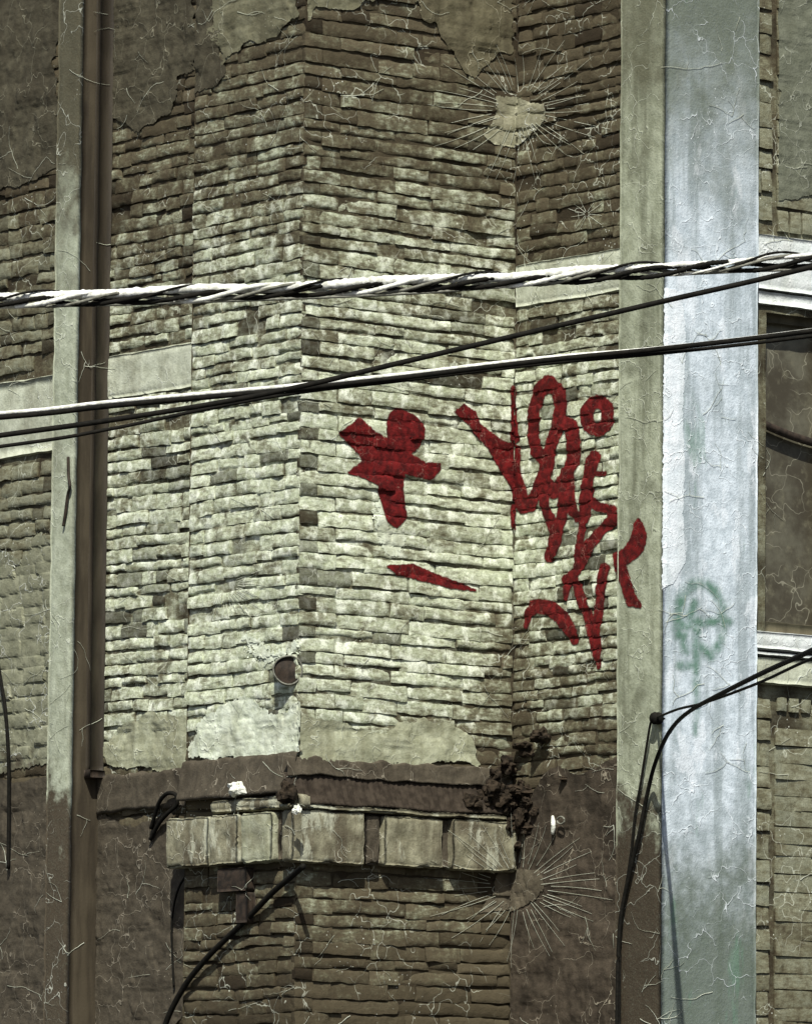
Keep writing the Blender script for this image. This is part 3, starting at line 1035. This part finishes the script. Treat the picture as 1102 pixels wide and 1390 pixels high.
LIM_B = (.0, LB - .004); LIM_C = (.004, c0 - .002)
f, bx = shape([], [Z1([(100, 290), (235, 190), (330, 280), (430, 335), (428, 260), (436, 190), (455, 150), (490, 128), (530, 135), (585, 160), (630, 188), (655, 220), (668, 265), (666, 320), (645, 370), (610, 408), (580, 430),
                       (680, 495), (780, 500), (785, 525), (725, 605), (540, 560), (530, 700), (553, 860), (490, 930), (430, 890), (400, 760), (360, 640),
                       (270, 590), (165, 555), (270, 480), (240, 430), (190, 370), (140, 330)])], 1.2)
mb = MB(); skin(mb, PB, f, bx, LIM_B, soft=1.3)
tag(mb.build('graffiti_cross', RED, None), 'fat dark red spray painted cross figure in the middle of the pier', 'graffiti', 'spray painted graffiti marks')
f, bx = shape([], [[(525, 769), (559, 766), (600, 783), (646, 801), (617, 799), (567, 787), (538, 779)]], .8)
mb = MB(); skin(mb, PB, f, bx, LIM_B, soft=1.3)
tag(mb.build('graffiti_dash', RED, None), 'thin slanting dark red paint dash below the red cross figure', 'graffiti', 'spray painted graffiti marks')

V = Z2([(65, 250), (125, 205), (195, 250), (215, 315), (300, 385), (360, 425), (412, 430), (446, 450), (452, 590), (500, 735), (560, 640), (590, 690), (525, 820), (450, 838),
        (420, 780), (395, 690), (330, 580), (250, 450), (150, 320)])
tagstrokes = [
    Z2([(408, 110, 12), (412, 250, 14), (415, 340, 20), (420, 400, 30)]), Z2([(408, 800, 14), (408, 920, 10)]),
    Z2([(540, 740, 28), (590, 620, 36), (610, 540, 42), (548, 480, 34), (524, 380, 32), (532, 240, 34), (562, 130, 38), (618, 88, 48), (672, 130, 36), (684, 220, 34),
        (668, 330, 36), (630, 450, 34), (600, 540, 40)]),
    Z2([(690, 300, 36), (745, 330, 40), (762, 430, 38), (752, 540, 34), (700, 650, 36), (650, 715, 34), (605, 660, 36)]),
    Z2([(600, 560, 34), (590, 680, 30), (598, 800, 24), (640, 900, 32), (662, 940, 36), (645, 1030, 34), (618, 1085, 30)]),
    Z2([(720, 640, 40), (710, 760, 32), (685, 880, 28), (660, 940, 30)]),
    Z2([(735, 560, 30), (735, 700, 28), (755, 820, 28), (780, 860, 22), (820, 860, 30), (828, 780, 34), (842, 650, 32), (868, 530, 38), (880, 505, 32)]),
    Z2([(845, 745, 22), (890, 795, 24), (985, 812, 26), (980, 878, 32), (920, 930, 24), (860, 1010, 28), (800, 1095, 34)]),
    Z2([(808, 880, 20), (796, 1000, 18), (785, 1090, 20)]), Z2([(895, 605, 14), (935, 605, 12)]),
    Z3([(720, 215, 34), (600, 330, 30), (520, 440, 40), (470, 575, 28), (405, 640, 38), (400, 710, 18), (398, 770, 8)]),
    Z3([(445, 600, 24), (490, 740, 28), (540, 880, 32), (585, 990, 40), (600, 1100, 34), (612, 1235, 10)]),
    Z3([(655, 560, 36), (632, 700, 32), (612, 880, 30), (595, 1000, 34)]),
]
f, bx = shape(tagstrokes, [V], .1)
mb = MB(); skin(mb, PB, f, (bx[0], 699, bx[2], bx[3]), LIM_B, soft=1.3); skin(mb, PC, f, (695, 842, bx[2], bx[3]), LIM_C, soft=1.3)
tag(mb.build('graffiti_tag', RED, None), 'tall looping dark red graffiti signature across the wall right of the pier', 'graffiti', 'spray painted graffiti marks')
ring = [(895 + 62 * math.cos(a), 272 + 80 * math.sin(a), 33) for a in [i * 2 * math.pi / 16 for i in range(17)]]
f, bx = shape([Z2(ring)], [], .8)
mb = MB(); skin(mb, PC, f, bx, LIM_C, soft=1.3)
tag(mb.build('graffiti_ring', RED, None), 'small dark red painted ring at the upper right of the graffiti signature', 'graffiti', 'spray painted graffiti marks')
f, bx = shape([Z3([(122, 955, 8), (136, 865, 22), (195, 815, 44), (290, 830, 46), (370, 895, 42), (430, 985, 38), (452, 1055, 20)])], [], .8)
mb = MB(); skin(mb, PC, f, bx, LIM_C, soft=1.3)
tag(mb.build('graffiti_arc', RED, None), 'dark red painted arc low on the wall under the graffiti signature', 'graffiti', 'spray painted graffiti marks')
P = Z3([(885, 220), (922, 270), (941, 340), (926, 420), (880, 480), (800, 532), (830, 640), (862, 740), (905, 800), (900, 822), (815, 812), (780, 690), (730, 570), (715, 465),
        (790, 430), (840, 350), (860, 260)])
f, bx = shape([], [P], .8)
mb = MB(); skin(mb, CS, f, bx, (c0 + .004, c1), soft=1.3); skin(mb, PC, f, (830, 842, bx[2], bx[3]), LIM_C, soft=1.3)
tag(mb.build('graffiti_bracket', RED, None), 'dark red painted angle bracket on the grey side of the wide pilaster', 'graffiti', 'spray painted graffiti marks')
gs = [Z6([(112, 560, 20), (105, 440, 26), (122, 320, 26), (160, 230, 26), (235, 172, 26), (320, 178, 24), (392, 240, 24), (432, 330, 22), (440, 440, 22), (430, 600, 20), (350, 720, 26), (275, 640, 18)]),
      Z6([(110, 500, 34), (230, 462, 26), (480, 458, 20)]), Z6([(240, 480, 20), (240, 760, 14), (242, 1000, 8), (240, 1300, 3)]), Z6([(150, 560, 22), (160, 680, 16)]), Z6([(125, 782, 22), (222, 782, 20)]),
      Z6([(225, 320, 16), (190, 420, 26)])]
f, bx = shape(gs, [])
mb = MB(); skin(mb, PF, f, bx, (bf0 + .01, bf1 - .01), .008, 1.2, .003, soft=7.5)
tag(mb.build('graffiti_loop', GREEN, None, True), 'faded green spray loop with drips on the front of the bluish pilaster', 'graffiti', 'spray painted graffiti marks')

# ------------------------------------------------------------------ paint patches, and hairlines and stars of a scratch overlay added on the surfaces
BV_ALL = EVERY


def hit(px, py):
    h = BV_ALL.ray_cast(EYE, ray(px, py), 60)
    return (h[0], h[1]) if h[0] is not None else None


def ribbon(mb, pts, w0, w1, off=.004):
    run = []
    hs = [hit(*p) for p in pts]

    def flush():
        if len(run) < 2: return
        vs = []; n = len(run)
        for i, (p, nn, w) in enumerate(run):
            t = (run[min(n - 1, i + 1)][0] - run[max(0, i - 1)][0])
            if t.length == 0: t = Vector((0, 0, 1))
            vd_ = (EYE - p).normalized()
            s = t.cross(vd_).normalized() * w * .5
            q = p + vd_ * off
            vs += [q + s, q + vd_ * .002, q - s]
        fs = []
        for i in range(n - 1):
            a = i * 3
            fs += [(a, a + 1, a + 4, a + 3), (a + 1, a + 2, a + 5, a + 4)]
        mb.add(vs, fs)
    for i, h in enumerate(hs):
        t = i / max(1, len(hs) - 1)
        if h is None or (run and (h[0] - run[-1][0]).length > .07):
            flush(); run = []
            if h is None: continue
        run.append((h[0], h[1], w0 + (w1 - w0) * t))
    flush()


def walk(x, y, a, n, st, wob):
    pts = [(x, y)]
    for i in range(n):
        a += R.gauss(0, wob)
        x += math.cos(a) * st; y += math.sin(a) * st
        pts.append((x, y))
    return pts, a


def star(cx, cy, rays, r0x, r1x, lab, patch=None, arc=(0, 6.28), sq=.8, w=.0024):
    m = MB()
    for i in range(rays):
        a = arc[0] + (arc[1] - arc[0]) * (i + R.uniform(-.3, .3)) / rays
        s0 = r0x * R.uniform(.8, 1.2); s1 = r1x * R.uniform(.65, 1.1)
        bend = R.uniform(-.12, .12)
        pts = []
        for t in [j / 9 for j in range(10)]:
            r_ = s0 + (s1 - s0) * t
            pts.append((cx + math.cos(a + bend * t) * r_, cy + math.sin(a + bend * t) * r_ * sq))
        ribbon(m, pts, w, w * .45, .004)
    o = m.build('overlay_star', OVERLAY_LINE, building)  # star of the scratch overlay, added on the wall; no real damage
    o['label'] = lab
    return o


def patch(poly, lab, mat=STAR_FILL, pl=None):
    """a flake of old render, or the fill of an added overlay star, following its relief"""
    f_, b_ = shape([], [poly])
    m = MB()
    if pl: skin(m, pl, f_, b_, (-9, 9), .010, 4.0, .005)
    else: skin(m, PB, f_, (b_[0], min(699, b_[1]), b_[2], b_[3]), LIM_B, .007, 2.0, .004)
    if b_[1] > 697: skin(m, PC, f_, (695, b_[1], b_[2], b_[3]), LIM_C, .007, 2.0, .004)
    o = m.build('render_patch', mat, building)
    o['label'] = lab


patch([(-200, 790), (-60, 770), (0, 742), (30, 762), (52, 720), (80, 742), (80, 1030), (40, 1042), (0, 1050), (-200, 1060)], 'smooth olive render low on the left wall', PLASTER_L, PLW)
def side_patch(pl, poly, lab, mat, rough=4.0, off=.004, name='paint_patch', lim=(-9, 9), thick=False, step=.006):
    f0, b_ = shape([], [poly])
    f_ = f0
    if thick:
        f_ = lambda x, y: f0(x, y) + 14 * noise.noise(Vector((x * .02, y * .02, pl.o.x * 3))) + 7 * noise.noise(Vector((x * .06, y * .06, 1)))
    m = MB(); skin(m, pl, f_, b_, lim, step, rough, off, None, thick)
    o = m.build(name, mat, building, 60 if thick else False)
    o['label'] = lab
    return o


side_patch(PF, [(902, 390), (925, 395), (931, 470), (926, 560), (929, 640), (926, 700), (931, 760), (915, 790), (899, 800)], 'brighter white paint strip along the left edge of the bluish pilaster', WHITE_PAINT, 1.3, .0025)
side_patch(PB, [(508, 690), (516, 676), (525, 700), (529, 718), (545, 718), (550, 735), (538, 756), (524, 750), (513, 722)], 'white paint splash under the red cross figure', WASH_WHITE, 7, .0014)
side_patch(PA2, [(330, 862), (352, 868), (372, 885), (392, 882), (404, 868), (404, 884), (385, 896), (360, 899), (340, 885)], 'white lime splash beside the vent pipe', WASH_WHITE, 9, .003)
side_patch(PA2, [(300, 960), (330, 950), (372, 972), (403, 965), (403, 1022), (350, 1030), (290, 1034), (262, 1022), (272, 985)], 'pale lime skin low on the left face of the pier', WASH_WHITE, 4, .003, thick=True)
for pl_, lim_, P_, lab_, mat_ in (
        (PLW, (a2 - .03, 9), [(-90, 1062), (80, 1056), (80, 1390), (40, 1420), (-90, 1430)], 'dark brown render at the foot of the left wall', MORTAR_BROWN),
        (PA1, (LA - .1, a1 - .005), [(120, 1105), (180, 1112), (232, 1108), (262, 1190), (262, 1330), (220, 1420), (120, 1420)], 'dark brown render left of the ledge', MORTAR_BROWN),
        (PC, (.01, c0 - .004), [(690, 1120), (716, 1075), (750, 1040), (790, 1052), (850, 1020), (860, 1440), (680, 1440)], 'dark brown render right of the ledge', SOOT),
        (PLW, (a2 - .03, 9), [(-90, -90), (80, -90), (80, 215), (40, 250), (-90, 262)], 'dark brown render high on the left wall', DARK_RENDER),
        (PA1, (LA - .1, a1 - .005), [(140, -90), (262, -90), (262, 95), (235, 130), (190, 190), (150, 150), (140, 120)], 'dark brown render high left of the pier', DARK_RENDER),
        (PA2, (.05, LA - .004), [(240, -90), (285, -80), (289, 30), (305, 92), (268, 128), (240, 150)], 'dark brown render high on the left face of the pier', DARK_RENDER),
        (PB, (.01, LB - .01), [(560, -80), (690, -80), (690, 60), (640, 95), (600, 60), (575, 20)], 'olive render high on the right face of the pier', OLIVE_RENDER),
        (PA2, (.02, LA - .004), [(289, -90), (410, -90), (410, 20), (380, 55), (330, 65), (305, 85), (292, 40)], 'smooth pale olive render high on the left face of the pier', OLIVE_PALE),
        (PB, (.012, LB - .02), [(400, -90), (560, -90), (540, -25), (480, 5), (430, 10), (400, 45)], 'smooth pale olive render high on the right face near the corner', OLIVE_PALE),
        (PB, (.012, LB - .06), [(405, 985), (450, 975), (520, 990), (575, 968), (640, 990), (650, 1036), (405, 1036)], 'ragged strip of pale lime render along the foot of the right face', LIME_RENDER),
        (PA1, (LA - .1, a1 - .005), [(160, 985), (200, 960), (262, 975), (262, 1044), (138, 1046), (138, 1020)], 'ragged strip of pale lime render low on the narrow wall', LIME_RENDER),
        (PR, (ua + .004, 9), [(1054, -90), (1200, -90), (1200, 262), (1120, 272), (1054, 268)], 'smooth olive render above the window', PLASTER_R)):
    WALLS.append(side_patch(pl_, P_, lab_, mat_, 2.0, .004, 'render_patch', lim_, True, .009))
BV = bvh_of(WALLS)
patch([(672, 131), (700, 131), (722, 139), (740, 140), (741, 160), (728, 175), (712, 190), (700, 200), (672, 195), (655, 185), (668, 165), (674, 150)], 'olive fill added inside the upper overlay star')
patch([(676, 1180), (700, 1180), (738, 1182), (742, 1205), (728, 1222), (700, 1238), (690, 1236), (648, 1240), (668, 1215), (672, 1196)], 'brown fill added inside the lower overlay star', STAR_BROWN)

BV_ALL = bvh_of([o for o in col.objects if o.type == 'MESH' and not o.name.startswith('graffiti')])
mb = MB()
for k in range(330):
    x, y = R.uniform(-40, 1140), R.uniform(-40, 1400)
    if noise.noise(Vector((x * .006, y * .006, 2))) < -.12: continue
    a = R.uniform(0, 6.28)
    pts, a_ = walk(x, y, a, R.randint(4, 12), 5, .2)
    w = R.uniform(.0012, .0034)
    ribbon(mb, pts, w, w * .4)
    for b in range(R.randint(0, 2)):
        q = R.choice(pts)
        p2, _ = walk(q[0], q[1], a + R.choice((-1, 1)) * R.uniform(.6, 1.4), R.randint(2, 7), 5, .3)
        ribbon(mb, p2, w * .8, w * .3)
pc = mb.build('overlay_hairlines', OVERLAY_LINE, building)  # hairlines of the scratch overlay, added across all surfaces
tag(pc, 'added pale hairlines of a scratch overlay', kind='stuff')


star(704, 148, 40, 36, 124, 'added star of pale overlay scratches at the top of the inner corner')
star(704, 1205, 44, 38, 128, 'added star of pale overlay scratches below the right end of the ledge')
star(304, 792, 24, 18, 62, 'added pale fan of overlay scratches on the left face of the pier', None, (-.3, 2.1), .95, .003)
star(796, 290, 11, 3, 26, 'tiny added pale overlay star beside the upper concrete band', None, (0, 6.28), .9, .0026)
star(352, 690, 9, 3, 40, 'thin added pale overlay star on the left face of the pier', None, (0, 6.28), .8, .0026)

# ------------------------------------------------------------------ overhead cables (well in front of the building)


def px_path(L, y0, y1, step=10):
    x0, x1 = L[0][0], L[-1][0]
    P_ = []
    for x, y in L:
        P_.append(at(x, y, y0 + (y1 - y0) * (x - x0) / (x1 - x0)))
    return catmull(P_, step)


CABLES = []
path = px_path([(-1500, 425), (-700, 424), (-200, 413), (0, 406), (145, 402), (400, 391), (560, 384), (700, 377), (850, 368), (960, 359), (1102, 350), (1400, 318), (2200, 240)], 20, 20, 150)
tw = empty('twisted_cable', path[0])
tag(tw, 'thick twisted pale overhead cable, uppermost of the wires crossing the photo', 'cable', 'overhead wires crossing in front of the wall')
s_ = 0
cum = [0]
for a, b in zip(path, path[1:]): cum.append(cum[-1] + (b - a).length)
for k, (mat, r_, ph, rr_, dz, lay) in enumerate(((PALE_WIRE, .0170, 0, .003, .0085, .7), (BLACK, .0088, 0, .0135, -.010, .52), (BLACK, .0088, 2.1, .0135, -.010, .52),  # pale strand on top, black below: sunlit top and shaded underside as colour
                                            (PALE_WIRE, .0085, 3.6, .0200, -.005, .52), (GREY_WIRE, .0060, 4.9, .0200, -.006, .52), (BLACK, .0045, 1.0, .0225, .002, .46))):
    mb = MB(); pts = []
    for p, s in zip(path, cum):
        an = -s * 2 * math.pi / lay + ph + .6 * noise.noise(Vector((s * .8, k, 0)))
        wob = Vector((0, 0, .005 * noise.noise(Vector((s * 5, k, 3)))))
        pts.append(p + Vector((0, math.cos(an) * rr_, math.sin(an) * rr_ + dz)) + wob)
    sq = [random.Random(k).random() for _ in range(4)]
    NP = len(path) - 1
    def rf(t, k=k):
        px = proj(path[min(NP, int(t * NP + .5))])[0]
        thin = lerp([(780, 1), (960, .5), (1200, .45)], px) if k in (0, 3) else 1
        return (1 + .3 * noise.noise(Vector((t * 300, k, 7)))) * thin * .88
    tube(mb, pts, r_, 8, rf)
    o = mb.build('strand', mat, tw, True)
    o['label'] = ('thick pale top strand', 'black strand', 'black strand', 'thin pale strand', 'thin grey strand', 'thin black strand')[k]


def cable(name, L, y0, y1, r, mat, lab, cat='cable', step=14, group='overhead wires crossing in front of the wall'):
    m = MB()
    tube(m, px_path(L, y0, y1, step), r, 10)
    o = m.build(name, mat, None, True)
    tag(o, lab, cat, group)
    return o


cable('overhead_wire', [(-1500, 640), (-500, 604), (0, 566.5), (150, 551), (400, 528), (540, 513), (740, 489), (900, 473), (1102, 449), (1500, 395), (2200, 300)], 20.0, 20.0, .0085, BLACK,
      'black overhead wire under the bright wire, running from mid left to mid right')
cable('bright_wire', [(-1500, 634), (-500, 597), (0, 561), (150, 545.5), (400, 523), (540, 508.5), (690, 491), (780, 482), (900, 472), (1102, 448), (1500, 394), (2200, 299)], 20.0, 20.06, .0068, PALE_WIRE,
      'bright white overhead wire lying on a black one below the thick twisted cable')
cable('rising_wire', [(-1500, 780), (-500, 660), (0, 591), (145, 571), (300, 546), (410, 524), (540, 493), (740, 446), (903, 408), (1102, 362), (1500, 262), (2200, 90)], 19.6, 19.6, .0085, BLACK,
      'black overhead wire rising from the left edge to the upper right')
cable('thin_wire', [(-1500, 760), (-500, 668), (0, 606), (145, 583), (280, 555), (400, 533.5), (540, 517), (740, 493.5), (900, 479), (1102, 456), (1500, 404), (2200, 310)], 19.8, 20.2, .006, BLACK,
      'thin black wire, lowest at the left edge of the photo')
cable('slack_wire', [(-800, 470), (-200, 425), (200, 412), (520, 400), (700, 388), (860, 376), (1000, 368.5), (1102, 365), (1500, 350), (2200, 330)], 20.3, 20.3, .0045, GREY_WIRE,
      'thin grey wire hanging just below the thick twisted cable')

# service cable at the right pilaster
knobp = on(CS, 886, 975, .05)
mb = MB()
rings = [(-.06, .010), (.0, .010), (.002, .028), (.018, .032), (.024, .02), (.032, .02), (.038, .032), (.052, .026), (.056, .0)]
vs = []; fs = []
for t_, r_ in rings:
    for k in range(16):
        an = 2 * math.pi * k / 16
        vs.append(knobp - nA * .05 + nA * (t_ + .0) + (uA * math.cos(an) + Vector((0, 0, 1)) * math.sin(an)) * r_)
for i in range(len(rings) - 1):
    for k in range(16):
        k2 = (k + 1) % 16
        fs.append((i * 16 + k, i * 16 + k2, (i + 1) * 16 + k2, (i + 1) * 16 + k))
mb.add(vs, fs)
tag(mb.build('insulator', BLACK, None, True), 'small black knob insulator on the grey side of the wide pilaster', 'insulator')


def svc(name, L, r, mat, lab):
    P_ = [on(CS, x, y, w) if w < 900 else at(x, y, w - 1000) for x, y, w in L]
    m = MB(); tube(m, catmull(P_, 12), r, 10)
    return tag(m.build(name, mat, None, True), lab, 'cable')


DCS = on(CS, 890, 1010, 0).y + 1000
svc('service_cable', [(1500, 720, 1012), (1250, 815, 1019), (1102, 883, 1023.5), (1030, 916, 1026), (965, 949, 1028.4), (940, 963, DCS - 1.9), (921, 978, DCS - 1.1), (907, 996, DCS - .6), (897, 1016, DCS - .3), (890, 1034, DCS - .17), (884, 1054, .05), (876, 1090, .03), (868, 1130, .03),
                      (856, 1180, .03), (846, 1225, .03), (841, 1262, .03), (838, 1330, .03), (837, 1420, .03), (836, 1520, .03), (836, 1640, .02)], 0.0105, BLACK, 'thick black service cable curving down over the wide pilaster from the right edge')
svc('tie_wire', [(1500, 745, 1012.2), (1250, 836, 1019.2), (1102, 894, 1023.8), (1030, 927, 1026.2), (960, 953, 1028.9), (920, 963, 1030.5), (893, 974, .05), (884, 979, .035), (878, 1010, .03), (870, 1060, .025), (862, 1105, .022),
                 (856, 1160, .02), (848, 1215, .02), (842, 1280, .02), (841, 1400, .02), (841, 1600, .02)], .0062, BLACK, 'thin black tie wire wrapped on the insulator beside the service cable')
# loose cables near the ledge and at the far left
svc2 = []


def wall_wire(name, pl, L, r, lab, mat=BLACK):
    P_ = [on(pl, *q) for q in L]
    m = MB(); tube(m, catmull(P_, 10), r, 8)
    return tag(m.build(name, mat, None, True), lab, 'cable')


wall_wire('slanting_cable', PA2, [(412, 1176, .10), (396, 1190, .05), (370, 1212, .035), (340, 1243, .03), (310, 1272, .03), (280, 1302, .03), (250, 1340, .03), (225, 1390, .03), (215, 1440, .03)], .015,
          'dark cable slanting down to the left below the ledge')
wall_wire('looped_wire', PA1, [(205, 1125, .02), (215, 1092, .04), (226, 1078, .05), (238, 1079, .04), (240, 1092, .03), (228, 1104, .04), (216, 1118, .03), (204, 1140, .02)], .011,
          'small dark loop of wire left of the stone ledge')
wall_wire('curved_wire', PA1, [(252, 1190, .03), (243, 1205, .03), (236, 1230, .025), (233, 1262, .02), (234, 1300, .02), (236, 1340, .02)], .006,
          'thin dark wire curving down under the left end of the ledge')
wall_wire('hanging_wire', PLW, [(-6, 880, .03), (2, 930, .04), (7, 960, .04), (10, 1000, .04), (12, 1050, .035), (12, 1100, .03), (11, 1180, .03)], .010,
          'dark wire hanging down at the left edge of the photo')
wall_wire('loose_rod', PL, [(92.5, 620, .012), (93, 645, .014), (95, 660, .02), (92, 672, .014), (89, 695, .014), (86, 714, .012)], .0085,
          'short dark rod stuck on the narrow pale pilaster', IRON)['category'] = 'rod'

# ------------------------------------------------------------------ ground
mb = MB()
mb.add([(-400, -60, 0), (400, -60, 0), (400, 700, 0), (-400, 700, 0)], [(0, 1, 2, 3)])
g = mb.build('ground', plain_mat('worn_asphalt', (.04, .04, .038), (.075, .073, .066), 3, .95, .1))
g['kind'] = 'structure'

# ------------------------------------------------------------------ light
EL, AZ = rad(52), rad(-4)          # sun high behind the viewer
w = bpy.data.worlds.new('World'); scn.world = w
w.use_nodes = True
nt = w.node_tree
bg = nt.nodes['Background']
sky = nt.nodes.new('ShaderNodeTexSky')
sky.sky_type = 'NISHITA'; sky.sun_disc = False
sky.sun_elevation = EL
sky.sun_rotation = math.pi + AZ * -1
sky.air_density = 1.0; sky.dust_density = 2.5
nt.links.new(sky.outputs[0], bg.inputs['Color'])
bg.inputs['Strength'].default_value = .07
sd_ = bpy.data.lights.new('sun', 'SUN'); sun = bpy.data.objects.new('sun', sd_); col.objects.link(sun)
sd_.energy = 4.9; sd_.angle = rad(.5); sd_.color = (1, .97, .85)
sdir = Vector((math.sin(AZ) * math.cos(EL), -math.cos(AZ) * math.cos(EL), math.sin(EL)))
sun.rotation_euler = sdir.to_track_quat('Z', 'Y').to_euler()
sun.location = (0, -10, 30)
vs_ = scn.view_settings
vs_.view_transform = 'Standard'; vs_.look = 'None'; vs_.exposure = .3; vs_.gamma = 1; vs_.use_curve_mapping = False
